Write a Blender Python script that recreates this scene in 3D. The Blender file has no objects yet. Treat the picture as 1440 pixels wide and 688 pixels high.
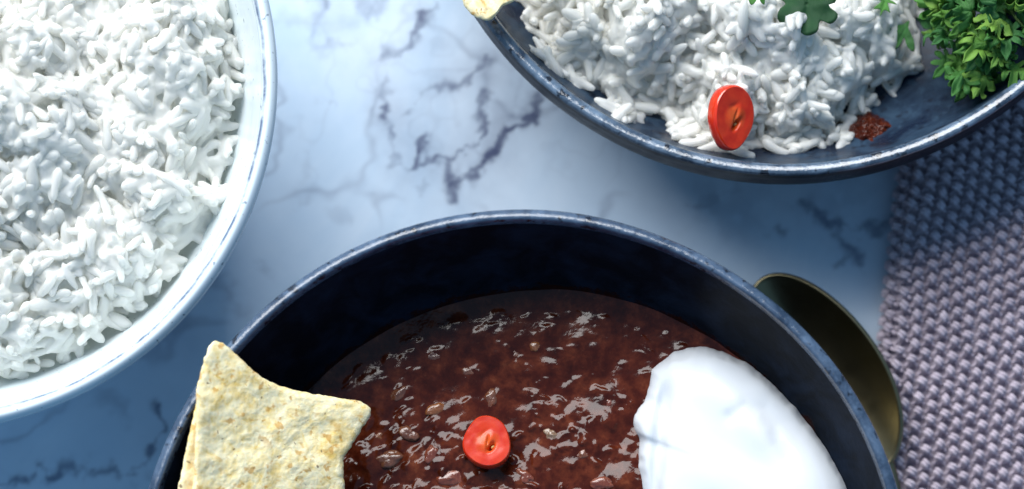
import bpy, bmesh, math, random
import numpy as np
from mathutils import Vector, Matrix
random.seed(7); RNG = np.random.default_rng(11)
SC = bpy.context.scene; COL = SC.collection
R = math.radians

# ------------------------------------------------------------------ camera
NX, NY = 900.0, 1000.0              # photograph pixel straight below the lens
CAMZ, ZR, S0 = 0.586, 0.066, 0.0001465
def sc(z): return S0*(CAMZ-z)/(CAMZ-ZR)
def W(px, py, z=0.0):               # a place measured on the photograph -> metres at height z
    s = sc(z); return Vector(((px-NX)*s, (NY-py)*s, z))
cam = bpy.data.cameras.new('camera'); co = bpy.data.objects.new('camera', cam); COL.objects.link(co)
co.location = (0, 0, CAMZ); cam.sensor_width = 36; cam.lens = 36*(CAMZ-ZR)/(1440*S0)
cam.shift_x = (720-NX)/1440; cam.shift_y = (NY-344)/1440
cam.clip_start = .01; cam.clip_end = 20
cam.dof.use_dof = True; cam.dof.focus_distance = CAMZ-.050; cam.dof.aperture_fstop = 9
SC.camera = co
# ------------------------------------------------------------------ light
w = bpy.data.worlds.new('World'); SC.world = w; w.use_nodes = True
bg = w.node_tree.nodes['Background']; bg.inputs[0].default_value = (.28, .58, .96, 1); bg.inputs[1].default_value = .47
def area(name, loc, target, sx, sy, power, col):
    l = bpy.data.lights.new(name, 'AREA'); l.shape = 'RECTANGLE'; l.size = sx; l.size_y = sy
    l.energy = power; l.color = col
    o = bpy.data.objects.new(name, l); COL.objects.link(o); o.location = loc
    o.rotation_euler = (Vector(target)-Vector(loc)).to_track_quat('-Z', 'Y').to_euler()
    return o
area('window_light', (-.40, .95, .95), (-.05, .07, .03), 1.4, .80, 40, (.985, .99, .985))
vs = SC.view_settings; SC.display_settings.display_device = 'sRGB'
vs.view_transform = 'Standard'; vs.look = 'None'; vs.exposure = 0; vs.gamma = 1
SC.render.engine = 'CYCLES'; SC.cycles.max_bounces = 14; SC.cycles.diffuse_bounces = 8; SC.cycles.transmission_bounces = 8

# ------------------------------------------------------------------ helpers
def _h(ix, iy, iz, seed):
    n = (ix*374761393 + iy*668265263 + iz*2147483647 + seed*1274126177) & 0xffffffff
    n = ((n ^ (n >> 13))*1274126177) & 0xffffffff
    n = ((n ^ (n >> 16))*2246822519) & 0xffffffff
    return ((n ^ (n >> 15)) & 0xffffff)/float(0xffffff)*2-1
def vn(x, y, z=0.0, seed=0):
    x, y, z = np.broadcast_arrays(np.asarray(x, float), np.asarray(y, float), np.asarray(z, float))
    fx, fy, fz = np.floor(x), np.floor(y), np.floor(z)
    ix, iy, iz = fx.astype(np.int64)+9999, fy.astype(np.int64)+9999, fz.astype(np.int64)+9999
    u, v, t = x-fx, y-fy, z-fz
    u = u*u*u*(u*(u*6-15)+10); v = v*v*v*(v*(v*6-15)+10); t = t*t*t*(t*(t*6-15)+10)
    o = 0
    for a in (0, 1):
        for b in (0, 1):
            for c in (0, 1):
                o = o + _h(ix+a, iy+b, iz+c, seed)*(u if a else 1-u)*(v if b else 1-v)*(t if c else 1-t)
    return o
def fbm(x, y, z=0.0, seed=0, oct=4, gain=.5):
    o = 0; a = 1; f = 1
    for k in range(oct):
        o = o + a*vn(np.asarray(x)*f, np.asarray(y)*f, np.asarray(z)*f, seed+k*17); a *= gain; f *= 2.03
    return o
def sstep(a, b, x):
    t = np.clip((x-a)/(b-a), 0, 1); return t*t*(3-2*t)
def link(name, me, mat=None, parent=None, smooth=True):
    o = bpy.data.objects.new(name, me); COL.objects.link(o)
    if mat and not me.materials: me.materials.append(mat)
    if smooth: me.polygons.foreach_set('use_smooth', [True]*len(me.polygons))
    if parent: o.parent = parent
    return o
def mesh(name, V, F):
    me = bpy.data.meshes.new(name); me.from_pydata(np.asarray(V).tolist() if isinstance(V, np.ndarray) else V, [], np.asarray(F).tolist() if isinstance(F, np.ndarray) else F)
    me.update(); return me
def tag(o, label, cat, group=None):
    o['label'] = label; o['category'] = cat
    if group: o['group'] = group
    return o
def empty(name, loc, label, cat, group=None):
    o = bpy.data.objects.new(name, None); COL.objects.link(o); o.location = loc; o.empty_display_size = .01
    return tag(o, label, cat, group)
def grid_faces(nr, ns, wrap=True):
    i = np.arange(nr-1)[:, None]*ns; j = np.arange(ns if wrap else ns-1)[None, :]; k = (j+1) % ns
    return np.stack([i+j, i+k, i+ns+k, i+ns+j], -1).reshape(-1, 4)
def lathe(name, prof, mat, parent, seg=160, wob=.0, seed=3, sub=5):
    P = np.array(prof, float)
    # smooth (Catmull-Rom) resampling of the profile
    Q = np.vstack([2*P[0]-P[1], P, 2*P[-1]-P[-2]]); out = []
    for k in range(1, len(Q)-2):
        for t in np.arange(sub)/sub:
            a, b, c, d = Q[k-1:k+3]
            out.append(.5*((2*b)+(c-a)*t+(2*a-5*b+4*c-d)*t*t+(3*b-a-3*c+d)*t**3))
    out.append(P[-1]); P = np.array(out); P[:, 0] = np.maximum(P[:, 0], 1e-6)
    th = np.arange(seg)/seg*2*math.pi
    wb = 1+wob*vn(np.cos(th)*2.2, np.sin(th)*2.2, 0, seed)
    zb = wob*.02*vn(np.cos(th)*2.5, np.sin(th)*2.5, 5, seed)
    X = P[:, 0][:, None]*wb*np.cos(th); Y = P[:, 0][:, None]*wb*np.sin(th); Z = P[:, 1][:, None]*(1+wob*.6*zb*50)+X*0
    V = np.stack([X, Y, Z], -1).reshape(-1, 3)
    return link(name, mesh(name, V, grid_faces(len(P), seg)), mat, parent)

# ------------------------------------------------------------------ materials
class NT:
    def __init__(s, name):
        s.m = bpy.data.materials.new(name); s.m.use_nodes = True; s.t = s.m.node_tree
        s.p = s.t.nodes['Principled BSDF']; s.tc = s.n('ShaderNodeTexCoord')
    def n(s, typ, ins=None, **kw):
        q = s.t.nodes.new(typ)
        for k, v in kw.items(): setattr(q, k, v)
        for k, v in (ins or {}).items(): s.put(q.inputs[k], v)
        return q
    def put(s, sock, v):
        if isinstance(v, bpy.types.NodeSocket): s.t.links.new(v, sock)
        elif isinstance(v, bpy.types.Node): s.t.links.new(v.outputs[0], sock)
        elif isinstance(v, (tuple, list)) and len(v) == 3 and sock.type == 'RGBA': sock.default_value = (*v, 1)
        else: sock.default_value = v
    def noise(s, scale, detail=4, rough=.55, dist=0, co='Object', vec=None):
        return s.n('ShaderNodeTexNoise', {'Vector': vec or s.tc.outputs[co], 'Scale': scale, 'Detail': detail, 'Roughness': rough, 'Distortion': dist}).outputs[0]
    def vor(s, scale, feat='F1', out=0, vec=None, rnd=1):
        return s.n('ShaderNodeTexVoronoi', {'Vector': vec or s.tc.outputs['Object'], 'Scale': scale, 'Randomness': rnd}, feature=feat).outputs[out]
    def ramp(s, fac, stops, interp='LINEAR'):
        q = s.n('ShaderNodeValToRGB', {0: fac}); cr = q.color_ramp; cr.interpolation = interp
        while len(cr.elements) < len(stops): cr.elements.new(.5)
        for e, (p, c) in zip(cr.elements, stops):
            e.position = p; e.color = (c, c, c, 1) if isinstance(c, (int, float)) else (*c, 1)
        return q.outputs[0]
    def mix(s, fac, a, b, mode='MIX'):
        q = s.n('ShaderNodeMix', data_type='RGBA', blend_type=mode)
        s.put(q.inputs[0], fac); s.put(q.inputs[6], a); s.put(q.inputs[7], b); return q.outputs[2]
    def math(s, op, a, b=0.0, clamp=False):
        q = s.n('ShaderNodeMath', operation=op, use_clamp=clamp); s.put(q.inputs[0], a); s.put(q.inputs[1], b); return q.outputs[0]
    def bump(s, h, strength, dist, normal=None):
        q = s.n('ShaderNodeBump', {'Height': h, 'Strength': strength, 'Distance': dist})
        if normal: s.put(q.inputs['Normal'], normal)
        return q.outputs[0]
    def set(s, **kw):
        for k, v in kw.items(): s.put(s.p.inputs[k.replace('_', ' ')], v)
        return s.m

def m_marble():
    t = NT('marble')
    att = t.n('ShaderNodeAttribute', attribute_name='vein').outputs['Fac']
    big = t.noise(14, 5, .6, 1.2); med = t.noise(60, 5, .6, .8)
    v = t.math('MULTIPLY', att, t.ramp(med, [(.25, .55), (.7, 1.15)]))
    cl = t.ramp(big, [(.35, (.53, .66, .80)), (.62, (.67, .77, .88))])
    c = t.mix(t.math('MULTIPLY', v, 1.0, True), cl, (.060, .075, .15))
    return t.set(Base_Color=c, Roughness=.32, Specular_IOR_Level=.4)
def m_darkglaze(name, base, light, amount=.5, rough=.28, scale=120, spots=.5, spec=.5, bmp=.2):
    t = NT(name)
    n1 = t.noise(scale, 5, .65, .6); n2 = t.noise(scale*6, 3, .6); sp = t.vor(900)
    f = t.ramp(n1, [(.5-.25*amount, 0), (.5+.35*(1-amount)+.1, 1)])
    c = t.mix(f, base, light)
    c = t.mix(t.ramp(n2, [(.55, 0), (.75, .5)]), c, light)
    spk = t.ramp(t.noise(scale*3.2, 2, .5), [(.60, 0), (.68, spots)])
    c = t.mix(spk, c, (.008, .009, .016))
    b = t.bump(t.noise(650, 4, .65), bmp, .0004)
    return t.set(Base_Color=c, Roughness=t.ramp(n1, [(.3, rough*.8), (.7, rough*1.5)]), Normal=b, Specular_IOR_Level=spec)
def m_inner():
    t = NT('navy_glaze_inside')
    n1 = t.noise(110, 5, .65, .6)
    c = t.mix(t.ramp(n1, [(.4, 0), (.8, 1)]), (.004, .006, .010), (.012, .020, .038))
    sx = t.n('ShaderNodeSeparateXYZ', {0: t.tc.outputs['Object']})
    lvl = t.math('ADD', t.math('ADD', t.math('MULTIPLY', sx.outputs[0], .068), t.math('MULTIPLY', sx.outputs[1], -.051)), .0440)
    d = t.math('SUBTRACT', t.math('SUBTRACT', sx.outputs[2], lvl), t.math('MULTIPLY', t.math('SUBTRACT', t.noise(160, 5, .7), .42), .012))
    st = t.ramp(t.math('ADD', t.math('MULTIPLY', d, 250), .5), [(.42, .85), (.60, .35), (.75, 0)])
    c = t.mix(st, c, (.022, .0045, .002))
    return t.set(Base_Color=c, Roughness=t.ramp(st, [(0, .34), (.8, .2)]), Specular_IOR_Level=.03, Normal=t.bump(t.noise(500, 4, .65), .15, .0004))
def m_whiteglaze(name, base, tint, speck=.6):
    t = NT(name)
    c = t.mix(t.ramp(t.noise(60, 4), [(.35, 0), (.7, 1)]), base, tint)
    sp = t.ramp(t.noise(700, 2, .5), [(.68, 0), (.74, speck)])
    c = t.mix(sp, c, (.10, .14, .17))
    return t.set(Base_Color=c, Roughness=.22, Normal=t.bump(t.noise(350, 2), .2, .0004))
def m_whiterim():
    t = NT('pale_glaze_rim')
    # glaze breaks to blue along the sharp inner edge of the lip
    sx = t.n('ShaderNodeSeparateXYZ', {0: t.tc.outputs['Object']})
    r = t.math('SQRT', t.math('ADD', t.math('POWER', sx.outputs[0], 2), t.math('POWER', sx.outputs[1], 2)))
    n = t.noise(90, 4)
    rr = t.math('ADD', r, t.math('MULTIPLY', t.math('SUBTRACT', n, .5), .0014))
    line = t.ramp(t.math('MULTIPLY', t.math('SUBTRACT', rr, .0690), 250), [(.0, .0), (.16, .05), (.26, 1), (.36, .6), (.46, .0)])
    line = t.math('MULTIPLY', line, t.ramp(t.noise(170, 4, .7), [(.36, .25), (.6, 1)]))
    c = t.mix(line, (.74, .82, .86), (.035, .075, .17))
    edge = t.ramp(t.math('MULTIPLY', t.math('SUBTRACT', rr, .0690), 250), [(.72, 0), (.95, .75)])
    c = t.mix(edge, c, (.58, .67, .73))
    sp = t.ramp(t.noise(800, 2, .5), [(.67, 0), (.73, .7)])
    c = t.mix(sp, c, (.10, .14, .2))
    return t.set(Base_Color=c, Roughness=.2)
def m_rice(name, base):
    t = NT(name)
    rnd = t.noise(110, 2)
    c = t.mix(t.ramp(rnd, [(.3, 0), (.7, 1)]), base, (.94, .93, .895))
    m = t.set(Base_Color=c, Roughness=.34, Subsurface_Weight=.35, Subsurface_Radius=(.0022, .0021, .0018), Subsurface_Scale=1.0,
              Normal=t.bump(t.noise(700, 2), .12, .0004), Specular_IOR_Level=.45)
    tr = t.n('ShaderNodeBsdfTranslucent', {'Color': (.98, .98, .955, 1)})      # cooked grains let the window light through
    mx = t.n('ShaderNodeMixShader', {0: .45, 1: t.p.outputs[0], 2: tr.outputs[0]})
    t.t.links.new(mx.outputs[0], t.t.nodes['Material Output'].inputs[0])
    return m
def m_sauce():
    t = NT('chili_sauce')
    n = t.noise(260, 5, .65, .15); f = t.noise(800, 4, .7); g = t.noise(60, 3)
    c = t.ramp(n, [(.28, (.022, .0034, .0015)), (.46, (.050, .0082, .0032)), (.62, (.105, .021, .0078)), (.80, (.22, .060, .023))])
    c = t.mix(t.ramp(f, [(.60, 0), (.80, .35)]), c, (.22, .075, .036))
    c = t.mix(t.ramp(g, [(.4, 0), (.7, .35)]), c, (.075, .011, .005))
    b = t.bump(t.noise(700, 2, .5, .3), .12, .0006)
    return t.set(Base_Color=c, Roughness=.11, Normal=b, Specular_IOR_Level=.27)
def m_chunk(name, a, b_):
    t = NT(name)
    c = t.mix(t.ramp(t.noise(500, 5, .7), [(.35, 0), (.65, 1)]), a, b_)
    return t.set(Base_Color=c, Roughness=.22, Coat_Weight=.6, Coat_Roughness=.08, Normal=t.bump(t.noise(900, 3), .4, .0006))
def m_cream():
    t = NT('sour_cream')
    return t.set(Base_Color=(.70, .72, .745), Roughness=.2, Subsurface_Weight=.4, Subsurface_Radius=(.003, .003, .0028), Subsurface_Scale=.7,
                 Specular_IOR_Level=.35)
def m_chip():
    t = NT('corn_chip')
    a = t.noise(130, 5, .7, .4); b = t.noise(420, 4, .65, .5); g = t.noise(900, 3, .6)
    c = t.ramp(b, [(.28, (.76, .50, .12)), (.40, (.90, .71, .34)), (.58, (.95, .83, .53))])
    c = t.mix(t.ramp(a, [(.52, 0), (.66, .65)]), c, (.66, .43, .08))
    sp = t.math('MULTIPLY', t.ramp(t.noise(520, 2, .5, .3), [(.58, 0), (.66, 1)]), t.ramp(t.noise(95, 2), [(.36, 0), (.50, 1)]))
    c = t.mix(t.math('MULTIPLY', sp, .75), c, (.56, .28, .04))
    sp2 = t.ramp(t.noise(620, 1, .5, .4), [(.72, 0), (.77, .8)])
    c = t.mix(sp2, c, (.12, .05, .02))
    h = t.math('ADD', t.math('MULTIPLY', b, .7), t.math('MULTIPLY', g, .5))
    return t.set(Base_Color=c, Roughness=.62, Normal=t.bump(h, .34, .0008), Subsurface_Weight=.1, Subsurface_Radius=(.002, .0014, .0008), Subsurface_Scale=.5)
def m_skin():
    t = NT('red_chilli_skin')
    c = t.mix(t.ramp(t.noise(250, 3), [(.35, 0), (.7, 1)]), (.62, .022, .006), (.72, .055, .010))
    return t.set(Base_Color=c, Roughness=.16, Coat_Weight=.5, Coat_Roughness=.05, Subsurface_Weight=.25, Subsurface_Radius=(.004, .0008, .0004), Subsurface_Scale=.6)
def m_flesh(name, a, b_, mid=None):
    t = NT(name)
    c = t.mix(t.ramp(t.noise(420, 4), [(.35, 0), (.65, 1)]), a, b_)
    if mid:
        rr = t.n('ShaderNodeVectorMath', {0: t.tc.outputs['Object']}, operation='LENGTH').outputs['Value']
        c = t.mix(t.ramp(t.math('ADD', t.math('MULTIPLY', rr, 200), t.math('MULTIPLY', t.noise(500, 3), .3)), [(.45, .8), (.85, 0)]), c, mid)
    return t.set(Base_Color=c, Roughness=.32, Specular_IOR_Level=.4, Subsurface_Weight=.35, Subsurface_Radius=(.004, .001, .0005), Subsurface_Scale=.6, Normal=t.bump(t.noise(700, 2), .08, .0004))
def m_leaf(name, a, b_, c_):
    t = NT(name)
    oi = t.n('ShaderNodeObjectInfo').outputs['Random']
    c = t.ramp(oi, [(0, a), (.5, b_), (1, c_)])
    c = t.mix(t.ramp(t.noise(300, 3), [(.4, 0), (.7, .45)]), c, b_)
    m = t.set(Base_Color=c, Roughness=.38, Specular_IOR_Level=.45, Normal=t.bump(t.noise(500, 3), .4, .0006))
    tr = t.n('ShaderNodeBsdfTranslucent', {'Color': t.mix(.5, c, (.30, .45, .04))})
    mx = t.n('ShaderNodeMixShader', {0: .28, 1: t.p.outputs[0], 2: tr.outputs[0]})
    t.t.links.new(mx.outputs[0], t.t.nodes['Material Output'].inputs[0])
    return m
def m_yarn(name, a, b_):
    t = NT(name)
    c = t.mix(t.ramp(t.noise(160, 4), [(.35, 0), (.65, 1)]), a, b_)
    wv = t.n('ShaderNodeTexWave', {'Vector': t.tc.outputs['Object'], 'Scale': 900, 'Distortion': 6, 'Detail': 2, 'Detail Scale': 2})
    h = t.math('ADD', t.noise(2500, 3), t.math('MULTIPLY', wv.outputs[1], .5))
    return t.set(Base_Color=c, Roughness=.85, Sheen_Weight=.25, Sheen_Roughness=.5, Normal=t.bump(h, .6, .0004), Specular_IOR_Level=.2)
def m_brass():
    t = NT('aged_brass')
    c = t.mix(t.ramp(t.noise(80, 4), [(.35, 0), (.7, 1)]), (.22, .19, .11), (.16, .14, .085))
    return t.set(Base_Color=c, Metallic=1.0, Roughness=t.ramp(t.noise(160, 4), [(.3, .26), (.7, .36)]))

MARBLE = m_marble()
GLAZE = m_darkglaze('navy_glaze', (.004, .006, .012), (.010, .017, .036), .4, .34, 110, .5, .15)
GINNER = m_inner()
GRIM = m_darkglaze('navy_glaze_rim', (.022, .037, .068), (.10, .15, .23), .62, .17, 130, .9, .7, .55)
PGLAZE = m_darkglaze('slate_glaze', (.008, .014, .030), (.042, .080, .128), .38, .28, 80, .7, .12)
PRIM = m_darkglaze('slate_glaze_rim', (.022, .036, .062), (.16, .23, .32), .50, .12, 130, .95, .9, .35)
WGLAZE = m_whiteglaze('pale_glaze', (.70, .79, .82), (.80, .85, .86)); WRIM = m_whiterim()
RICE = m_rice('rice', (.90, .885, .83)); SAUCE = m_sauce(); CREAM = m_cream(); CHIP = m_chip()
SKIN = m_skin(); FLESH = m_flesh('chilli_flesh', (.55, .018, .004), (.64, .040, .008), (.72, .15, .025)); PITH = m_flesh('chilli_pith', (.58, .045, .010), (.68, .11, .025))
SEED = m_flesh('chilli_seed', (.70, .45, .16), (.78, .55, .25))
PARS = m_leaf('parsley_leaf', (.030, .14, .045), (.095, .30, .052), (.27, .48, .075))
DLEAF = m_leaf('dark_leaf', (.020, .085, .030), (.030, .11, .034), (.045, .14, .035))
STEM = m_leaf('parsley_stem', (.08, .20, .04), (.12, .26, .05), (.16, .30, .05))
YARN = m_yarn('lilac_yarn', (.47, .395, .465), (.58, .50, .575)); BRASS = m_brass()
MEAT = m_chunk('stewed_meat', (.10, .030, .014), (.20, .075, .036)); BEAN = m_chunk('stewed_bean', (.12, .024, .012), (.21, .06, .030))
GREY = m_chunk('pale_meat', (.16, .09, .055), (.28, .18, .11)); ONION = m_chunk('stewed_onion', (.18, .055, .016), (.28, .10, .03))

# ------------------------------------------------------------------ table top
def table():
    nx, ny = 620, 440
    x0, y1, _ = W(-260, -230); x1, y0, _ = W(1640, 940)
    gx, gy = np.meshgrid(np.linspace(x0, x1, nx), np.linspace(y0, y1, ny))
    s = sc(0); px = gx/s+NX; py = NY-gy/s
    dx = px+9*fbm(px/38, py/38, 0, 1, 4, .6)+4*fbm(px/11, py/11, 0, 7, 2); dy = py+9*fbm(px/38, py/38, 3, 2, 4, .6)+4*fbm(px/11, py/11, 4, 8, 2)
    wmod = .62+.55*fbm(px/30, py/30, 0, 21, 3)
    L = [ # (width, strength, points) of the veins in this slab
     (6, .75, [(624, 0), (598, 22), (572, 57), (550, 76), (533, 83)]), (9, .6, [(556, 72), (545, 80)]),
     (6, .40, [(550, 76), (550, 113), (548, 157), (554, 190), (550, 227), (576, 238)]),
     (5, .95, [(600, 188), (589, 214), (578, 238)]), (5, .8, [(546, 157), (552, 163)]), (6, .8, [(554, 186), (560, 192)]),
     (5, .75, [(576, 238), (598, 229), (633, 227), (668, 209), (676, 166), (690, 128)]),
     (8, 1.0, [(765, 140), (729, 175), (703, 196), (668, 240), (640, 279)]), (16, .35, [(740, 150), (700, 180), (650, 250)]),
     (6, .8, [(625, 227), (633, 257), (640, 279)]), (20, .30, [(690, 150), (715, 170)]),
     (6, .55, [(694, 70), (659, 103), (624, 122), (589, 148), (568, 168)]), (6, .6, [(680, 84), (650, 106)]),
     (10, .40, [(506, -20), (515, 35), (533, -10)]), (8, .40, [(458, 10), (432, 57), (498, 65), (524, 83)]), (14, .22, [(400, 20), (470, 40), (530, 30)]),
     (8, .35, [(455, 146), (468, 147)]), (8, .18, [(424, 214), (437, 249), (430, 290)]), (6, .45, [(586, 265), (594, 268)]),
     (6, .95, [(-40, 688), (0, 684), (29, 679), (62, 667), (97, 661), (120, 653), (127, 667), (156, 653), (175, 667), (194, 644), (214, 624), (229, 599), (227, 570)]),
     (9, .35, [(150, 555), (178, 577)]), (12, .28, [(310, 400), (330, 420), (345, 440)]), (9, .2, [(477, 300), (495, 320)]), (9, .22, [(366, 366), (380, 380)]),
     (9, .2, [(560, 292), (580, 308)]),
     (8, .75, [(1130, 285), (1160, 311), (1185, 327), (1201, 352), (1213, 366)]), (6, .8, [(1164, 311), (1209, 319), (1246, 319), (1275, 312)]),
     (8, .6, [(1091, 322), (1099, 326)]), (6, .6, [(1178, 376), (1203, 346)]), (30, .25, [(1010, 285), (1100, 300), (1180, 290)]), (9, .4, [(960, 290), (1000, 280), (1030, 260)]),
     (8, .6, [(-200, 300), (-120, 420), (-150, 560), (-60, 700), (60, 800)]), (7, .6, [(900, -200), (1020, -60), (1160, 40), (1300, 60)]),
     (8, .7, [(300, -220), (380, -120), (430, -40), (458, 10)]), (8, .7, [(700, 420), (800, 560), (1000, 640), (1180, 800)]),
    ]
    vein = np.zeros_like(px)
    L = [(a*1.5, b*.88, c) for a, b, c in L]
    for wd, st, P in L:
        best = np.full_like(px, 1e9)
        for (ax, ay), (bx, by) in zip(P[:-1], P[1:]):
            ux, uy = bx-ax, by-ay; t = np.clip(((dx-ax)*ux+(dy-ay)*uy)/(ux*ux+uy*uy+1e-9), 0, 1)
            best = np.minimum(best, np.hypot(dx-ax-t*ux, dy-ay-t*uy))
        ww = wd*np.clip(wmod, .25, 1.5)
        vein = np.maximum(vein, st*np.clip(wmod+.35, .2, 1)*np.exp(-(best/ww)**2))+.10*st*np.exp(-(best/(wd*4))**2)
    vein += .10*np.exp(-(fbm(px/70, py/60, 8, 43, 3)/.09)**2)*sstep(380, 450, px)*sstep(300, 200, py)+.14*np.clip(fbm(px/140, py/140, 0, 31, 4), 0, 1)+.30*np.exp(-(fbm(px/150, py/110, 4, 37, 4)/.10)**2)*sstep(-.1, .5, fbm(px/210, py/210, 1, 39, 2))
    nz = np.zeros_like(px)
    me = mesh('table_top', np.stack([gx, gy, nz], -1).reshape(-1, 3), grid_faces(ny, nx, False))
    a = me.attributes.new('vein', 'FLOAT', 'POINT'); a.data.foreach_set('value', np.clip(vein, 0, 1).ravel().astype(np.float32))
    # the slab has a real underside
    o = link('table_top', me, MARBLE); o['kind'] = 'structure'
    sol = o.modifiers.new('thickness', 'SOLIDIFY'); sol.thickness = .02; sol.offset = -1
    o['label'] = 'white marble table top with blue grey veins'
table()

# ------------------------------------------------------------------ bowls
CH = W(735, 843, .066); CHR = .0803
BIN = [(.0, .009), (.02, .010), (.045, .0165), (.060, .029), (.0685, .042), (.0733, .053), (.0763, .0612), (.0776, .0648)]
def chili_bowl():
    b = empty('stew_bowl', (CH.x, CH.y, 0), 'deep dark navy glazed bowl holding red chili stew', 'bowl')
    lathe('body', [(0, .004), (.033, .004), (.0345, .0005), (.0385, .0005), (.0395, .004), (.048, .010), (.0595, .021), (.0690, .034), (.0755, .047), (.0790, .058), (.0798, .0625)], GLAZE, b, wob=.004)
    lathe('inner_wall', BIN[::-1], GINNER, b, wob=.004)
    lathe('rim', [(.0798, .0624), (.0804, .0648), (.0803, .0660), (.0798, .0667), (.0791, .0672), (.0784, .0673), (.0779, .0667), (.0776, .0647)], GRIM, b, seg=220, wob=.004, sub=4)
chili_bowl()
WH = W(-103, 111, .062)
def white_bowl():
    b = empty('rice_bowl', (WH.x, WH.y, 0), 'pale blue white glazed bowl heaped with plain rice', 'bowl')
    lathe('body', [(0, .004), (.030, .004), (.031, .0005), (.035, .0005), (.036, .004), (.046, .010), (.057, .022), (.0650, .037), (.0698, .050), (.0715, .0575)], WGLAZE, b, wob=.003, seed=8)
    lathe('inner_wall', [(.0692, .0590), (.0668, .0530), (.0640, .0465), (.0570, .034), (.045, .0210), (.02, .011), (0, .009)], WGLAZE, b, wob=.003, seed=8)
    lathe('rim', [(.0715, .0574), (.0726, .0598), (.0727, .0616), (.0718, .0629), (.0708, .0630), (.0699, .0622), (.0694, .0608), (.0692, .0589)], WRIM, b, seg=220, wob=.003, seed=8, sub=4)
white_bowl()
PL = W(1107, -279, .0422)
PIN = [(0, .013), (.03, .0135), (0.0505, 0.01585), (0.0636, 0.02087), (0.0722, 0.02840), (0.0763, 0.03594), (0.0776, 0.04012)]
def plate():
    b = empty('shallow_bowl', (PL.x, PL.y, 0), 'shallow slate blue glazed bowl with rice and parsley', 'bowl')
    lathe('body', [(0, .004), (.029, .004), (.030, .0005), (0.0343, 0.00050), (0.0354, 0.00400), (0.0505, 0.01100), (0.0662, 0.01920), (0.0763, 0.02715), (0.0808, 0.03385), (0.0809, 0.03929), (0.0806, 0.04163)], GLAZE, b, wob=.003, seed=15)
    lathe('inner_wall', PIN[::-1], PGLAZE, b, wob=.003, seed=15)
    lathe('rim', [(0.0806, 0.04155), (0.0803, 0.04213), (0.0796, 0.04230), (0.0785, 0.04188), (0.0779, 0.04121), (0.0776, 0.04004)], PRIM, b, seg=220, wob=.003, seed=15, sub=4)
plate()

# ------------------------------------------------------------------ chili stew
_dr = np.random.default_rng(77)
DOME = []
while len(DOME) < 1300:
    a, q = _dr.uniform(0, 6.283), .066*math.sqrt(_dr.uniform(0, 1)); x_, y_ = CH.x+q*math.cos(a), CH.y+q*math.sin(a)
    k = float(fbm(x_/.010, y_/.010, 7, 65, 2))
    if k > _dr.uniform(-.7, .45): DOME.append((x_, y_, _dr.uniform(.0006, .0017)*(1+.6*max(0, k)), _dr.uniform(.00028, .00090), _dr.uniform(.6, 1), _dr.uniform(0, 3.14)))
def sauce_z(x, y):
    """height of the stew surface at world x, y"""
    x, y = np.asarray(x, float), np.asarray(y, float); lx, ly = x-CH.x, y-CH.y
    base = .0440+.085*(lx*.8-ly*.6)
    z = .0010*fbm(x/.010, y/.010, 0, 41, 2)+.00042*fbm(x/.0045, y/.0045, 0, 51, 2)
    wx = x+.0007*vn(x/.0016, y/.0016, 0, 53); wy = y+.0007*vn(x/.0016, y/.0016, 3, 54)
    up = np.zeros_like(z)
    for (cx, cy, r_, h_, k, an) in DOME:                              # minced bits and bubbles just under the glossy surface
        m = (np.abs(x-cx) < r_*2.4) & (np.abs(y-cy) < r_*2.4)
        if m.any():
            dx, dy = wx[m]-cx, wy[m]-cy; u = dx*math.cos(an)+dy*math.sin(an); v = (dy*math.cos(an)-dx*math.sin(an))/k
            up[m] = np.maximum(up[m], h_*np.exp(-((u*u+v*v)/(r_*r_))**1.4))
    return base+(z+up)*(.30+.70*sstep(.060, .012, ly))
def inner_r(prof, z):
    P = np.array(prof); return np.interp(z, P[:, 1], P[:, 0])
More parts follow.
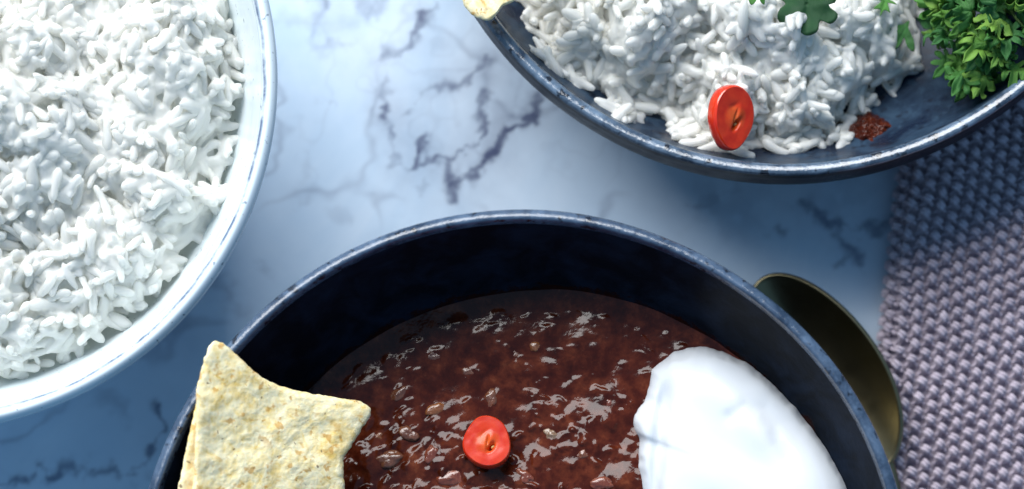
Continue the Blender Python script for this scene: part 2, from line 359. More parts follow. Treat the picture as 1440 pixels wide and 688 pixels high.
def stew():
    t = empty('chili_stew', (CH.x, CH.y, .0440), 'glossy dark red brown chili stew filling the deep navy bowl', 'stew')
    nr, ns = 300, 640
    th = np.arange(ns)/ns*2*math.pi; rr = np.sqrt(np.linspace(0, 1, nr))
    # the rim of the stew sits against the wall at its own height
    R0 = np.full(ns, .068)
    for _ in range(4):
        R0 = inner_r(BIN, .0440+.085*R0*(np.cos(th)*.8-np.sin(th)*.6))+.0006
    X = CH.x+rr[:, None]*R0*np.cos(th); Y = CH.y+rr[:, None]*R0*np.sin(th)
    Z = sauce_z(X, Y); e = sstep(.93, 1, rr)[:, None]
    Z = Z*(1-e)+(.0440+.085*((X-CH.x)*.8-(Y-CH.y)*.6)+.0005*vn(np.cos(th)*8, np.sin(th)*8, 0, 5)+.0003)*e
    V = np.stack([X-CH.x, Y-CH.y, Z-.0440], -1).reshape(-1, 3)
    link('sauce', mesh('sauce', V, grid_faces(nr, ns)), SAUCE, t)
    chunks = [('meat_piece', GREY, 776, 612, 13, 8, -30), ('bean', ONION, 752, 487, 8, 6.5, 10), ('onion_piece', ONION, 611, 576, 14, 9, 25), ('bean', BEAN, 848, 683, 19, 10, -10),
              ('bean', BEAN, 636, 672, 24, 12, 5), ('meat_piece', MEAT, 560, 552, 16, 10, 40), ('meat_piece', MEAT, 575, 610, 15, 10, -35), ('bean', BEAN, 858, 568, 7, 6, 0),
              ('meat_piece', MEAT, 726, 496, 8, 6, 0), ('meat_piece', MEAT, 545, 645, 20, 12, 15), ('bean', BEAN, 605, 640, 14, 9, 60), ('meat_piece', MEAT, 820, 640, 10, 7, 30),
              ('meat_piece', MEAT, 690, 560, 13, 8, 70), ('onion_piece', ONION, 530, 612, 8, 6, 0), ('bean', BEAN, 740, 672, 15, 9, -40), ('meat_piece', MEAT, 660, 520, 11, 7, 10),
              ('meat_piece', MEAT, 610, 500, 10, 7, 0), ('bean', BEAN, 800, 780, 22, 12, 20), ('meat_piece', MEAT, 560, 740, 24, 14, 50), ('bean', BEAN, 690, 850, 22, 12, 70)]
    for i, (nm, mt, px, py, a, b, ang) in enumerate(chunks):
        c = W(px, py, .042); z = float(sauce_z(c.x, c.y)); s = sc(.042)
        u = np.linspace(0, math.pi, 15)[:, None]; v = (np.arange(24)/24*2*math.pi)[None, :]
        P = np.stack([np.sin(u)*np.cos(v), np.sin(u)*np.sin(v), np.cos(u)+v*0], -1)
        d = 1+.28*fbm(P[..., 0]*1.4, P[..., 1]*1.4, P[..., 2]*1.4+i*9, 71, 3)
        P = P*d[..., None]*np.array([a*s, b*s, min(a, b)*s*.5])
        ca, sa = math.cos(R(ang)), math.sin(R(ang))
        X2 = P[..., 0]*ca-P[..., 1]*sa; Y2 = P[..., 0]*sa+P[..., 1]*ca
        o = link(nm, mesh(nm, np.stack([X2, Y2, P[..., 2]], -1).reshape(-1, 3), grid_faces(15, 24)), mt, t)
        o.location = (c.x-CH.x, c.y-CH.y, z-.0440-.0003)
stew()

# ------------------------------------------------------------------ star shaped sheets: cream, crisps, leaves
def resample(P, n):
    P = np.array(P, float); Q = np.vstack([P, P[:1]])
    # Catmull-Rom round corners, then even spacing
    out = []
    N = len(P)
    for k in range(N):
        a, b, c, d = P[k-1], P[k], P[(k+1) % N], P[(k+2) % N]
        for t in np.arange(8)/8:
            out.append(.5*((2*b)+(c-a)*t+(2*a-5*b+4*c-d)*t*t+(3*b-a-3*c+d)*t**3))
    Q = np.vstack([out, out[:1]]); L = np.r_[0, np.cumsum(np.hypot(*np.diff(Q, axis=0).T))]
    u = np.linspace(0, L[-1], n, endpoint=False)
    return np.stack([np.interp(u, L, Q[:, 0]), np.interp(u, L, Q[:, 1])], -1)
def star(P, c, nr, n=240):
    O = resample(P, n); c = np.array(c, float)
    t = np.linspace(.002, 1, nr)[:, None, None]
    return c+(O-c)*t, np.broadcast_to(t[..., 0], (nr, n))
def to_world(PX, Z):
    s = S0*(CAMZ-Z)/(CAMZ-ZR)
    return np.stack([(PX[..., 0]-NX)*s, (NY-PX[..., 1])*s, Z], -1)

def cream():
    P = [(903, 700), (899, 665), (897, 640), (899, 618), (892, 604), (892, 586), (899, 572), (908, 558), (911, 540), (922, 515), (940, 498), (965, 489), (995, 487), (1030, 499), (1070, 524), (1110, 563),
         (1150, 609), (1178, 650), (1197, 690), (1203, 740), (1190, 790), (1140, 830), (1060, 840), (980, 825), (930, 780), (908, 735)]
    nr = 110
    G, t = star(P, (1045, 665), nr, 360)
    px, py = G[..., 0], G[..., 1]
    zb = .0440+.085*((px-735)*.8+(py-843)*.6)*sc(.042)
    h = .0080*(1-t**4.5)**.6
    # the spoon's fold on the stew side and the little curled peak it left
    cv = [(1028, 585), (1048, 572), (1072, 578), (1088, 600), (1094, 622), (1106, 640)]
    d = np.full(px.shape, 1e9)
    for (ax, ay), (bx, by) in zip(cv[:-1], cv[1:]):
        ux, uy = bx-ax, by-ay; q = np.clip(((px-ax)*ux+(py-ay)*uy)/(ux*ux+uy*uy), 0, 1); d = np.minimum(d, np.hypot(px-ax-q*ux, py-ay-q*uy))
    h = h+.0010*np.exp(-(((px-1062-(py-600)*.5)/26)**2+((py-606)/36)**2))-.0005*np.exp(-(d/11)**2)
    h = h-.0022*sstep(1010, 1180, px-(py-560)*.75)*sstep(1, .7, t)
    ln = (px-925)+(py-560)*.10                    # groove parallel to the left edge
    h = h-.0024*np.exp(-((ln-8)/11)**2)*sstep(520, 570, py)*sstep(.55, .8, t)
    h = h+.0014*sstep(960, 1060, px-(py-520)*.2)*sstep(600, 700, py)*sstep(1, .6, t)*0+.0007*vn((px+.6*py)/120, (py-.6*px)/60, 0, 77)*sstep(1, .75, t)
    jag = 1+.012*fbm(px/26, py/26, 2, 78, 2)*sstep(.6, 1, t)+.006*fbm(px/9, py/9, 0, 79, 2)*sstep(.85, 1, t)
    G2 = np.array([1045, 665])+(G-np.array([1045, 665]))*jag[..., None]
    V = to_world(G2, zb+h-.0008*sstep(.9, 1, t))
    b = W(1045, 665, .044)
    o = link('sour_cream', mesh('sour_cream', (V-np.array(b)).reshape(-1, 3), grid_faces(nr, 360)), CREAM); o.location = b
    tag(o, 'smooth white dollop of sour cream on the chili stew', 'cream')
cream()

def crisp(P, c, zf, name, label, group, seed, ruf=1.0):
    nr = 90
    G, t = star(P, c, nr, 420)
    px, py = G[..., 0], G[..., 1]
    c = np.array(c, float)
    jag = 1+.009*fbm(px/7, py/7, seed, 81, 3)*sstep(.8, 1, t)
    G = c+(G-c)*jag[..., None]; px, py = G[..., 0], G[..., 1]
    Z = zf(px, py)+ruf*(.0004*fbm(px/44, py/44, seed, 83, 2)+.00008*fbm(px/9, py/9, seed, 85, 3))
    edge = .0009*np.sqrt(np.clip(1-((t-.90)/.10)**2, 0, 1)); edge = np.where(t < .90, .0009, edge)
    top = to_world(G, Z+edge); bot = to_world(G, Z-edge)
    n = nr*420
    b = np.array(to_world(c[None], np.array([float(zf(c[0], c[1]))]))[0])
    V = np.vstack([top.reshape(-1, 3), bot.reshape(-1, 3)])-b
    F = grid_faces(nr, 420); V = V
    o = link(name, mesh(name, V, np.vstack([F, F[:, ::-1]+n])), CHIP); o.location = b
    return tag(o, label, 'crisp', group)
def zf1(px, py):
    u = (px-290)/230; v = (py-480)/200
    return .0702-.0165*np.clip(u, -.3, 2)-.004*v+.0035*(v-.4)**2*0+.0045*(u-.45)**2
crisp([(303, 480), (313, 483), (326, 493), (345, 511), (368, 530), (398, 544), (440, 554), (484, 560), (508, 565), (522, 580), (511, 600), (496, 625), (484, 644), (483, 670), (486, 705), (482, 750),
       (430, 790), (350, 800), (290, 775), (268, 730), (271, 688), (274, 640), (276, 580), (277, 545), (288, 503), (294, 487)], (375, 640), zf1,
      'tortilla_crisp', 'speckled golden corn crisp leaning on the navy bowl rim, dipped in the stew', 'corn crisps', 1)
crisp([(284, 560), (330, 580), (400, 600), (440, 660), (430, 740), (380, 810), (300, 800), (250, 760), (246, 715), (250, 688), (258, 650), (266, 610), (272, 585)], (335, 680), lambda x, y: zf1(x, y)-.0034-.00001*np.abs(x-275),
      'tortilla_crisp', 'corn crisp mostly hidden under the speckled crisp on the navy rim', 'corn crisps', 4, .5)
crisp([(640, -30), (650, 0), (658, 16), (672, 25), (686, 29), (697, 22), (706, 10), (722, 2), (735, -12), (770, -40), (780, -90), (740, -130), (690, -120), (655, -80)], (710, -50), lambda x, y: .0505+.00004*(x-690)*.6+.00003*(0-y)*.5,
      'tortilla_crisp', 'corn crisp resting on the rim of the shallow slate bowl beside its rice', 'corn crisps', 9)

# ------------------------------------------------------------------ rice
def grain_mesh(k, nr=9, ns=7):
    r = np.random.default_rng(100+k)
    L = r.uniform(.0031, .0041); wd = r.uniform(.00095, .00120); bend = r.uniform(-.0006, .0006)
    t = np.cos(np.linspace(math.pi, 0, nr))*.999
    pr = wd*(1-np.abs(t)**5)**.5*(1+.16*np.sin(t*r.uniform(2, 4)+r.uniform(0, 6)))
    th = np.arange(ns)/ns*2*math.pi+r.uniform(0, 6)
    pr = pr[:, None]*(1+.13*vn(np.cos(th)[None]*1.4+k*7, np.sin(th)[None]*1.4, t[:, None]*2.2, 33))
    x = (t*L)[:, None]+.0004*np.cos(th+k)[None]*np.sign(t)[:, None]*(np.abs(t)[:, None] > .8)*(1-np.abs(t)[:, None]**6)
    y = pr*np.cos(th)+(bend*(t**2))[:, None]
    z = pr*np.sin(th)*.86+(bend*.5*t)[:, None]
    V = np.stack([x, y, z], -1).reshape(-1, 3)
    return V, grid_faces(nr, ns)[:, ::-1]
GR = [grain_mesh(k) for k in range(8)]
GME = [mesh('rice_grain', v, f) for v, f in GR]
for me in GME: me.materials.append(RICE); me.polygons.foreach_set('use_smooth', [True]*len(me.polygons))
def in_frame(p):
    s = sc(p[2]); px = p[0]/s+NX; py = NY-p[1]/s
    return -15 < px < 1455 and -15 < py < 703
def rice(name, centre, inside, hf, bounds, label, seed, n_per, extra, core=True):
    r = np.random.default_rng(seed)
    root = empty(name, centre, label, 'rice')
    c = np.array(centre); x0, x1, y0, y1 = bounds; A = (x1-x0)*(y1-y0)
    G = []
    for layer in range(3):
        n = int(A*n_per); X = r.uniform(x0, x1, n); Y = r.uniform(y0, y1, n)
        D = inside(X, Y); ok = D > 0; X, Y, D = X[ok], Y[ok], D[ok]; H = hf(X, Y, D)
        e = 6e-4; nx_ = -(hf(X+e, Y, inside(X+e, Y))-H)/e; ny_ = -(hf(X, Y+e, inside(X, Y+e))-H)/e
        for i in range(len(X)):
            nrm = Vector((float(np.clip(nx_[i], -1.6, 1.6)), float(np.clip(ny_[i], -1.6, 1.6)), 1)).normalized()
            az = r.uniform(0, 6.283); tan = Vector((math.cos(az), math.sin(az), 0)); tan = (tan-nrm*tan.dot(nrm)).normalized()
            q = Matrix((tan, nrm.cross(tan), nrm)).transposed() @ Matrix.Rotation(r.normal(0, .30 if layer else .42), 3, 'Y')
            G.append((X[i], Y[i], H[i]-layer*.0011+r.normal(0, .0005), q, layer, r.uniform(.78, 1.12), int(r.integers(8))))
    for (x, y, z, az, tilt) in extra:
        q = Matrix.Rotation(az, 3, 'Z') @ Matrix.Rotation(tilt, 3, 'Y'); G.append((x, y, z, q, -1, 1.05, int(r.integers(8))))
    # the three hundred that show largest are objects of their own, the rest one mass
    cand = [i for i, g in enumerate(G) if g[4] <= 0 and in_frame(g)]
    loc = {i: G[i][2]-float(hf(np.array([G[i][0]]), np.array([G[i][1]]), inside(np.array([G[i][0]]), np.array([G[i][1]])))[0]) for i in cand}
    cand.sort(key=lambda i: (G[i][4], -loc[i])); top = set(cand[:300])
    VV, FF, off = [], [], 0
    for i, (x, y, z, q, l, s, k) in enumerate(G):
        if i in top:
            o = bpy.data.objects.new('rice_grain', GME[k]); COL.objects.link(o); o.parent = root
            m = q.to_4x4() @ Matrix.Scale(s, 4); m.translation = (x-c[0], y-c[1], z-c[2]-.0006); o.matrix_local = m
        else:
            v, f = GR[k]; VV.append((v*s) @ np.array(q).T+np.array([x, y, z])-c); FF.append(f+off); off += len(v)
    V = np.vstack(VV); F = np.vstack(FF)
    o = link('packed_rice', mesh('packed_rice', V, F), RICE, root); o['kind'] = 'stuff'
    m = o.modifiers.new('stick', 'REMESH'); m.mode = 'VOXEL'; m.voxel_size = .00034; m.use_smooth_shade = True      # sticky grains fuse where they touch
    m = o.modifiers.new('soften', 'SMOOTH'); m.factor = .5; m.iterations = 2
    VV, FF, off = [], [], 0
    gx, gy = np.meshgrid(np.linspace(x0, x1, 150), np.linspace(y0, y1, 150)); D = inside(gx, gy); H = hf(gx, gy, D)-.0024
    ok = (D > .0022).ravel(); F = grid_faces(150, 150, False); F = F[ok[F].all(1)]
    VV.append(np.stack([gx, gy, H], -1).reshape(-1, 3)-c); FF.append(F+off)
    V = np.vstack(VV); F = np.vstack(FF); used = np.unique(F); mp = np.zeros(len(V), int); mp[used] = np.arange(len(used))
    o = link('rice_bed', mesh('rice_bed', V[used], mp[F]), RICE, root); o['kind'] = 'stuff'
def clump(x, y, sd, s=1.0):
    wx = x+.0025*vn(x/.008, y/.008, 0, sd+3); wy = y+.0025*vn(x/.008, y/.008, 5, sd+4)
    bil = np.abs(vn(wx/(.0115*s), wy/(.0115*s), 0, sd)+.12*vn(wx/.005, wy/.005, 0, sd+9))**.65      # billowy sticky lumps with creases between
    return .0072*(bil-.45)+.0030*vn(x/(.021*s), y/(.021*s), 0, sd+1)+.0015*fbm(x/.0055, y/.0055, 0, sd+5, 2)
# left bowl: round heap, piled high on its left
WIN = [(.0, .009), (.02, .010), (.045, .0165), (.0595, .029), (.0655, .042), (.0682, .052), (.0692, .059)]
def in_white(x, y):
    r = np.hypot(x-WH.x, y-WH.y); a = np.arctan2(y-WH.y, x-WH.x)
    lim = .0608+.0026*fbm(np.cos(a)*5, np.sin(a)*5, 0, 91, 3)-.0040*np.exp(-((a+.62)/.16)**2)
    return lim-r
def h_white(x, y, d):
    r = np.hypot(x-WH.x, y-WH.y)
    dome = .0590-.0105*(r/.060)**2.0
    return dome-.0048*sstep(.006, 0, d)+clump(x, y, 101, 1.1)*1.15
rice('rice_heap', (WH.x, WH.y, .030), in_white, h_white, (WH.x-.066, WH.x+.066, WH.y-.066, WH.y+.066),
     'heap of plain white rice filling the pale blue white bowl', 21, 150000, [])
# shallow bowl: a mound left of the parsley, edge traced as it lies in the bowl
RP = np.array([(745, 40), (765, 95), (800, 112), (850, 140), (862, 165), (884, 172), (905, 150), (938, 160), (950, 190), (990, 208), (1035, 212), (1075, 198), (1100, 205), (1140, 196), (1175, 202), (1192, 190), (1188, 160), (1225, 140), (1236, 120),
               (1262, 108), (1290, 70), (1298, 10), (1290, -80), (1240, -190), (1120, -260), (960, -270), (820, -220), (750, -130), (735, -40)], float)
RPW = np.array([tuple(W(a, b, .030))[:2] for a, b in RP]); RPW = resample(RPW, 150)
def in_plate(x, y):
    x, y = np.asarray(x, float), np.asarray(y, float); best = np.full(x.shape, 1e9); ins = np.zeros(x.shape, bool)
    for (ax, ay), (bx, by) in zip(RPW, np.roll(RPW, -1, 0)):
        ux, uy = bx-ax, by-ay; t = np.clip(((x-ax)*ux+(y-ay)*uy)/(ux*ux+uy*uy), 0, 1)
        best = np.minimum(best, np.hypot(x-ax-t*ux, y-ay-t*uy))
        cr = ((ay > y) != (by > y)) & (x < (bx-ax)*(y-ay)/(by-ay+1e-12)+ax); ins ^= cr
    return np.where(ins, best, -best)
PC = W(1010, -40, .03)
def plate_floor(x, y):
    return np.interp(np.hypot(np.asarray(x)-PL.x, np.asarray(y)-PL.y), [p[0] for p in PIN], [p[1] for p in PIN])
def h_plate(x, y, d):
    f = plate_floor(x, y)
    rise = .0240*(1-np.exp(-np.maximum(d, 0)/.0105))
    return np.maximum(f+.0016, f*.45+.010+rise+clump(x, y, 131)*1.1*sstep(0, .006, d))
ex = []
for (px, py, az, z) in [(1000, 212, .3, .029), (1040, 220, -.4, .030), (1022, 214, .1, .028), (958, 196, .5, .029), (975, 208, .2, .0285), (870, 170, .9, .031), (1090, 212, -.5, .028), (1130, 208, .4, .028), (1106, 200, -.2, .029)]:
    p = W(px, py, z); ex.append((p.x, p.y, float(plate_floor(p.x, p.y))+.0018, az, .1))
rice('rice_mound', (PC.x, PC.y, .014), in_plate, h_plate, (RPW[:, 0].min(), RPW[:, 0].max(), RPW[:, 1].min(), RPW[:, 1].max()),
     'loose mound of white rice in the shallow slate bowl under green leaves', 22, 150000, ex)

# ------------------------------------------------------------------ chilli slices
def chilli(px, py, z, rx, ry, rot, label, seed):
    p = W(px, py, z)
    root = empty('chilli_slice', p, label, 'chilli slice', 'red chilli slices'); root.rotation_euler = rot
    n = 72; th = np.arange(n)/n*2*math.pi
    sh = 1+.05*vn(np.cos(th)*1.3, np.sin(th)*1.3, seed, 9)+.02*np.cos(3*th+seed)
    def ring(prof, nm, mt):
        V = np.array([[rx*sh[j]*k*math.cos(th[j]), ry*sh[j]*k*math.sin(th[j]), zz] for (k, zz) in prof for j in range(n)])
        return link(nm, mesh(nm, V, grid_faces(len(prof), n)), mt, root)
    T = .0018
    ring([(.70, -T), (.92, -T), (.985, -T*.7), (1.0, 0), (.992, T*.6), (.965, T*.93), (.93, T*1.02)], 'skin', SKIN)
    nk = 34; kk = np.linspace(.932, .01, nk)[:, None]; tt = th[None, :]
    X = kk*np.cos(tt); Y = kk*np.sin(tt)
    fl = T*1.015-T*.06*sstep(.75, .45, kk)+0*tt                       # the wall ends in a shallow step
    # two swollen pith lobes that nearly fill the hollow, dark clefts between them
    def g(cx, cy, a, b_, an):
        u = (X-cx)*math.cos(an)+(Y-cy)*math.sin(an); v = -(X-cx)*math.sin(an)+(Y-cy)*math.cos(an); return np.exp(-((u/a)**2+(v/b_)**2))
    fl = fl+T*.20*g(-.22, -.12, .20, .30, .5)+T*.20*g(.20, .16, .20, .22, -.3)
    fl = fl-T*1.5*g(.12, -.22, .17, .085, .7)-T*.12*g(-.05, .36, .22, .08, .4)-T*.30*g(.03, .02, .05, .22, -.35)
    fl = fl+T*.025*fbm(X*4, Y*4, seed, 12, 1)
    V = np.stack([rx*sh*X, ry*sh*Y, fl], -1).reshape(-1, 3)
    me = mesh('flesh', V, grid_faces(nk, n)); me.materials.append(FLESH)
    link('flesh', me, None, root)
    def blob(nm, mt, x, y, zz, a, b, c, ang):
        u = np.linspace(0, math.pi, 11)[:, None]; v = (np.arange(18)/18*2*math.pi)[None, :]
        P = np.stack([np.sin(u)*np.cos(v), np.sin(u)*np.sin(v), np.cos(u)+v*0], -1)
        P = P*(1+.2*fbm(P[..., 0]*1.5+seed, P[..., 1]*1.5, P[..., 2]*1.5, 3, 2))[..., None]*np.array([a, b, c])
        o = link(nm, mesh(nm, P.reshape(-1, 3), grid_faces(11, 18)), mt, root); o.location = (x, y, zz); o.rotation_euler = (0, 0, ang)
    blob('seed', SEED, .20*rx, -.20*ry, T*.25, .09*rx, .06*rx, T*.28, .6)
cz = float(sauce_z(*W(685, 624, .043).xy))
chilli(685, 624, cz+.0030, .0052, .0056, (R(-6), R(4), R(10)), 'round red chilli slice lying on the dark chili stew', 2)
chilli(1027, 165, .0400, .0052, .0068, (R(14), R(33), R(4)), 'red chilli slice leaning on the white rice mound', 5)

# ------------------------------------------------------------------ leaves
def leaf_mesh(P, curl, ruf, seed, nr=9, n=64, cup=0.0):
    P = np.array(P, float); O = resample(P, n); c = np.array([0, .38])
    t = np.linspace(.01, 1, nr)[:, None, None]; G = c+(O-c)*t
    x, y = G[..., 0], G[..., 1]
    z = curl*(y-.4)**2+cup*x**2+ruf*fbm(x*3.1, y*3.1, seed, 95, 2)-.10*np.exp(-(x/.05)**2)*.3
    return mesh('leaf', np.stack([x, y, z], -1).reshape(-1, 3), grid_faces(nr, n))
CURLY = [(-.03, 0), (-.16, .12), (-.40, .04), (-.46, .18), (-.28, .30), (-.56, .30), (-.68, .44), (-.54, .54), (-.27, .48), (-.46, .70), (-.42, .86), (-.28, .84), (-.15, .66), (-.16, .92), (-.07, 1.05), (0, 1.18), (.08, 1.04), (.15, .90), (.15, .64), (.30, .80), (.46, .84), (.46, .66), (.27, .46), (.54, .50), (.66, .40), (.52, .28), (.26, .28), (.46, .16), (.40, .04), (.16, .12), (.03, 0)]
BROAD = [(-.04, 0), (-.24, .10), (-.50, .12), (-.52, .30), (-.40, .38), (-.60, .52), (-.50, .70), (-.28, .66), (-.26, .86), (-.08, .96), (.06, .90), (.10, .78), (.30, .84), (.50, .74), (.50, .56), (.40, .42), (.58, .30), (.50, .14), (.24, .10), (.04, 0)]
TRI = [(-.03, 0), (-.10, .22), (-.42, .46), (-.58, .74), (-.34, .72), (-.12, .50), (-.10, .78), (0, 1.0), (.12, .80), (.10, .48), (.26, .72), (.52, .84), (.56, .60), (.40, .34), (.12, .20), (.03, 0)]
FEATH = [(-.03, 0), (-.05, .18), (-.34, .22), (-.07, .28), (-.08, .40), (-.42, .48), (-.08, .52), (-.07, .66), (-.30, .80), (-.06, .76), (0, 1.0), (.06, .78), (.30, .84), (.07, .64), (.08, .52), (.40, .54), (.08, .40), (.07, .28), (.32, .26), (.05, .16), (.03, 0)]
def add_leaf(me, mt, loc, size, rot, parent=None, name='leaf', thick=.00022):
    o = bpy.data.objects.new(name, me); COL.objects.link(o)
    if not me.materials: me.materials.append(mt); me.polygons.foreach_set('use_smooth', [True]*len(me.polygons))
    if parent: o.parent = parent
    o.location = loc; o.scale = (size,)*3; o.rotation_euler = rot
    m = o.modifiers.new('thickness', 'SOLIDIFY'); m.thickness = thick/size; m.offset = 0
    return o
def hz(px, py, z0=.045):
    p = W(px, py, z0)
    for _ in range(3):
        zz = float(h_plate(np.array([p.x]), np.array([p.y]), in_plate(np.array([p.x]), np.array([p.y])))[0]); p = W(px, py, zz)
    return p
l1 = leaf_mesh(BROAD, -.18, .05, 1)
p = hz(1135, -8); tag(add_leaf(l1, DLEAF, p+Vector((0, 0, .0088)), .0115, (R(-8), R(6), R(172)), name='herb_leaf'), 'broad dark green lobed leaf lying on the white rice', 'leaf', 'loose leaves on the rice')
l2 = leaf_mesh(TRI, -.25, .06, 3)
p = hz(1274, 40); tag(add_leaf(l2, PARS, p+Vector((0, 0, .0062)), .0072, (R(-5), R(0), R(152)), name='herb_leaf'), 'small three lobed green leaf on the rice edge near the parsley', 'leaf', 'loose leaves on the rice')
l3 = leaf_mesh(FEATH, -.1, .03, 4)
p = hz(1247, -8); tag(add_leaf(l3, PARS, p+Vector((0, 0, .0062)), .0068, (R(-5), R(0), R(163)), name='herb_leaf'), 'thin feathery green sprig lying flat on the white rice', 'leaf', 'loose leaves on the rice')
l4 = leaf_mesh(TRI, -.2, .06, 6)
p = hz(1062, -14); tag(add_leaf(l4, PARS, p+Vector((0, 0, .0062)), .0050, (R(-5), R(0), R(200)), name='herb_leaf'), 'tiny pale green leaf tip on the rice beside the broad leaf', 'leaf', 'loose leaves on the rice')

def tube(pts, rad, name, mt, parent):
    P = [Vector(p) for p in pts]; V, n = [], 7
    for i, p in enumerate(P):
        d = (P[min(i+1, len(P)-1)]-P[max(i-1, 0)]).normalized(); a = d.orthogonal().normalized(); b = d.cross(a)
        rr = rad*(1-.5*i/(len(P)-1))
        for k in range(n):
            u = k/n*2*math.pi; V.append(tuple(p+a*math.cos(u)*rr+b*math.sin(u)*rr))
    return link(name, mesh(name, V, grid_faces(len(P), n).tolist()), mt, parent)
def parsley():
    base = W(1400, -40, .030)
    base.z = float(plate_floor(base.x, base.y))+.001
    root = empty('parsley_sprig', base, 'bushy curly green parsley sprig beside the rice in the slate bowl', 'parsley')
    r = np.random.default_rng(5)
    me = [leaf_mesh(CURLY, r.uniform(-.5, -.1), r.uniform(.16, .30), 10+k, 7, 96, r.uniform(-.3, .5)) for k in range(7)]
    C0 = W(1406, 24, .036)
    stems = []
    for k in range(9):
        a = r.uniform(0, 6.28); e = Vector((C0.x-base.x+math.cos(a)*.008, C0.y-base.y+math.sin(a)*.008, C0.z-base.z+r.uniform(-.004, .004)))
        m = e*.5+Vector((r.normal(0, .002), r.normal(0, .002), .003))
        tube([Vector((0, 0, 0)).lerp(m, t/4)*(1-t/4)+m.lerp(e, t/4)*(t/4) for t in range(5)], .0006, 'stem', STEM, root)
    for k in range(135):
        # leaflets spread over the outside of a lumpy clump
        d = Vector((r.normal(), r.normal(), r.normal()+.25)).normalized(); q = r.uniform(.45, 1)**.5
        p = Vector((d.x*.0150*q, d.y*.0135*q, d.z*.0095*q))+Vector((C0.x, C0.y, C0.z))
        p = p+Vector(tuple(r.normal(0, .0012, 3)))
        fl = float(plate_floor(p.x, p.y))
        if p.z < fl+.0022: p.z = fl+.0022+abs(r.normal(0, .001))
        out = Vector((d.x, d.y, d.z*.6+.35)).normalized()
        rot = out.to_track_quat('Y', 'Z').to_euler(); rot.rotate_axis('Y', r.normal(0, .5)); rot.rotate_axis('X', r.normal(-.25, .35))
        o = add_leaf(me[k % 7], PARS, p-base, r.uniform(.0046, .0074), rot, root, thick=.00014)
parsley()

# ------------------------------------------------------------------ stew smear in the shallow bowl
def smear():
    c = W(1219, 176, .028); z = float(plate_floor(c.x, c.y)); nr, n = 40, 120
    t = np.linspace(.01, 1, nr)[:, None]; th = (np.arange(n)/n*2*math.pi)[None, :]
    rad = .0050*(1+.22*vn(np.cos(th)*1.6, np.sin(th)*1.6, 0, 6)+.10*vn(np.cos(th)*5, np.sin(th)*5, 0, 7))
    X = rad*t*np.cos(th)*1.05; Y = rad*t*np.sin(th)*.85
    Z = plate_floor(X+c.x, Y+c.y)-z+.0022*(1-t**2.2)+.0009*fbm((X+c.x)/.0016, (Y+c.y)/.0016, 0, 9, 3)*(1-t**4)-.0002
    o = link('stew_smear', mesh('stew_smear', np.stack([X, Y, Z], -1).reshape(-1, 3), grid_faces(nr, n)), SAUCE); o.location = (c.x, c.y, z)
    tag(o, 'small dab of chili stew on the slate bowl at the rice edge', 'stew')
smear()

# ------------------------------------------------------------------ brass spoon
def spoon():
    c = W(1164, 523, .014)
    ang = R(121)                        # tip points up and left under the bowl's overhang
    root = empty('brass_spoon', (c.x, c.y, .0042), 'dark brass spoon tucked under the edge of the navy bowl', 'spoon')
    root.rotation_euler = (R(-10), R(0), ang)
    nr, n = 30, 96; t = np.linspace(.01, 1, nr)[:, None]; th = (np.arange(n)/n*2*math.pi)[None, :]
    A, B = .0262, .0142
    X = A*t*np.cos(th); Y = B*t*np.sin(th)*(1-.10*np.cos(th)); Z = .0015+.0085*(t**2.3)+X*0
    o = link('bowl', mesh('spoon_bowl', np.stack([X, Y, Z], -1).reshape(-1, 3), grid_faces(nr, n)), BRASS, root)
    m = o.modifiers.new('thickness', 'SOLIDIFY'); m.thickness = .0011; m.offset = -1
    b = o.modifiers.new('edge', 'BEVEL'); b.width = .0003; b.segments = 2; b.limit_method = 'ANGLE'
    # handle: slim bar that rises from the heel and bends back beneath the bowl
    pts = []
    for k in range(24):
        u = k/23; x = -A+.001-.11*u; y = .045*u**1.2; z = .0098+.004*math.sin(u*2.4); pts.append((x, y, z, .0042-.0022*math.sin(min(1, u*3)*1.57)+.0026*u, .0009))
    V = []
    for (x, y, z, hw, hh) in pts:
        for k in range(12):
            a = k/12*2*math.pi; V.append((x, y+hw*math.cos(a), z+hh*math.sin(a)))
    link('handle', mesh('handle', V, grid_faces(24, 12).tolist()), BRASS, root)
spoon()

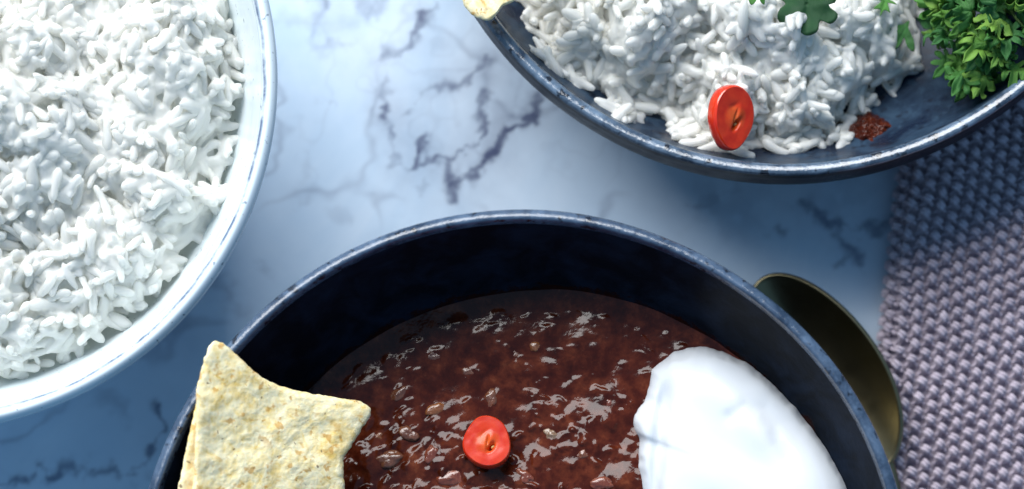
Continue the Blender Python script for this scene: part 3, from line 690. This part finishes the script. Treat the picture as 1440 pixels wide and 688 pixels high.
# ------------------------------------------------------------------ knitted napkin
def napkin():
    o0 = W(1244, 470, .004); rz = R(-6.5)
    root = empty('knitted_cloth', (o0.x, o0.y, 0), 'lilac grey chunky knitted cloth beside the navy bowl and brass spoon', 'cloth')
    root.rotation_euler = (0, 0, rz)
    T = .0105; LX, Y0, Y1 = .085, -.085, .074
    def surf(u, v):                                       # u from the fold inwards, v along it
        u = np.asarray(u, float)+.0009*vn(np.asarray(v)/.02, 0, 0, 3)
        rad = T*.5
        a = np.clip(u/(rad*math.pi*.75), 0, 1)
        x = np.where(a < 1, rad-rad*np.cos((a-.5)*math.pi*.75+math.pi*.125)*0-rad*np.cos(math.pi*(a*.75-.25)), rad+rad*.0+u-rad*math.pi*.75+rad*0)
        ph = math.pi*(-.25+.75*a)
        x = np.where(a < 1, rad-rad*np.cos(ph), rad+(u-rad*math.pi*.75)); z = np.where(a < 1, rad+rad*np.sin(ph), T)
        z = z+.0006*vn(np.asarray(v)/.03, u/.03, 0, 5)*(a >= 1)
        return x, np.asarray(v, float)+0*u, z
    # the cloth body
    nu, nv = 90, 140
    U, Vv = np.meshgrid(np.r_[np.linspace(0, .012, 30), np.linspace(.0125, LX, nu-30)], np.linspace(Y0, Y1, nv))
    x, y, z = surf(U, Vv)
    top = np.stack([x, y, z-.0024], -1).reshape(-1, 3); bot = np.stack([np.maximum(x, .0012), y, z*0+.0004], -1).reshape(-1, 3)
    F = grid_faces(nv, nu, False); n = len(top)
    rim = np.r_[np.arange(nu), np.arange(1, nv)*nu+nu-1, (nv-1)*nu+np.arange(nu-1)[::-1], np.arange(1, nv-1)[::-1]*nu]
    S = np.stack([rim, np.roll(rim, -1), np.roll(rim, -1)+n, rim+n], -1)
    link('cloth_layer', mesh('cloth_layer', np.vstack([top, bot]), np.vstack([F, F[:, ::-1]+n, S[:, ::-1]])), YARN, root)
    # raised knit: one knob per stitch, with the yarn legs that run down between the knobs
    r = np.random.default_rng(3)
    pu, pv = .00300, .00335
    nu_, nv_ = int(LX/pu), int((Y1-Y0)/pv)
    u = np.linspace(0, math.pi, 6)[:, None]; v = (np.arange(8)/8*2*math.pi)[None, :]
    S0_ = np.stack([np.sin(u)*np.cos(v), np.sin(u)*np.sin(v), np.cos(u)+v*0], -1).reshape(-1, 3); Fs = grid_faces(6, 8)[:, ::-1]
    VV, FF, off = [], [], 0
    e = 1e-5
    for i in range(nu_):
        for j in range(nv_):
            uu = (i+.3)*pu+r.normal(0, .00012); vv = Y0+(j+.5+(.5 if i % 2 else 0))*pv+r.normal(0, .00014)
            p = np.array([float(q) for q in surf(uu, vv)]); pu1 = np.array([float(q) for q in surf(uu+e, vv)])
            tx = (pu1-p); tx /= np.linalg.norm(tx)+1e-12; ty = np.array([0, 1., 0]); nz = np.cross(tx, ty); M = np.stack([tx, ty, nz], 1)
            k = r.uniform(.92, 1.1); jt = r.normal(0, .16)
            parts = [((.00130*k, .00056*k, .00118), (.00022, .00062, .00080), 0, -.6+jt), ((.00130*k, .00056*k, .00118), (-.00022, -.00004, .00084), 0, -.6+jt),
                     ((.00110, .00046, .00060), (.0009, -.0006, .0000), -.75, 0), ((.00105, .00040, .00050), (-.0009, -.0009, -.0009), .75, 0), ((.0013, .0013, .0006), (0, 0, -.0012), 0, 0)]
            for (dx, dy, dz), oo, az, tl in parts:
                ca, sa = math.cos(az+tl), math.sin(az+tl)
                Q = S0_*np.array([dx, dy, dz]); Q = np.stack([Q[:, 0]*ca-Q[:, 1]*sa, Q[:, 0]*sa+Q[:, 1]*ca, Q[:, 2]], -1)+np.array(oo)
                VV.append(Q @ M.T+p); FF.append(Fs+off); off += len(Q)
    o = link('knit_stitches', mesh('knit_stitches', np.vstack(VV), np.vstack(FF)), YARN, root); o['kind'] = 'stuff'
napkin()
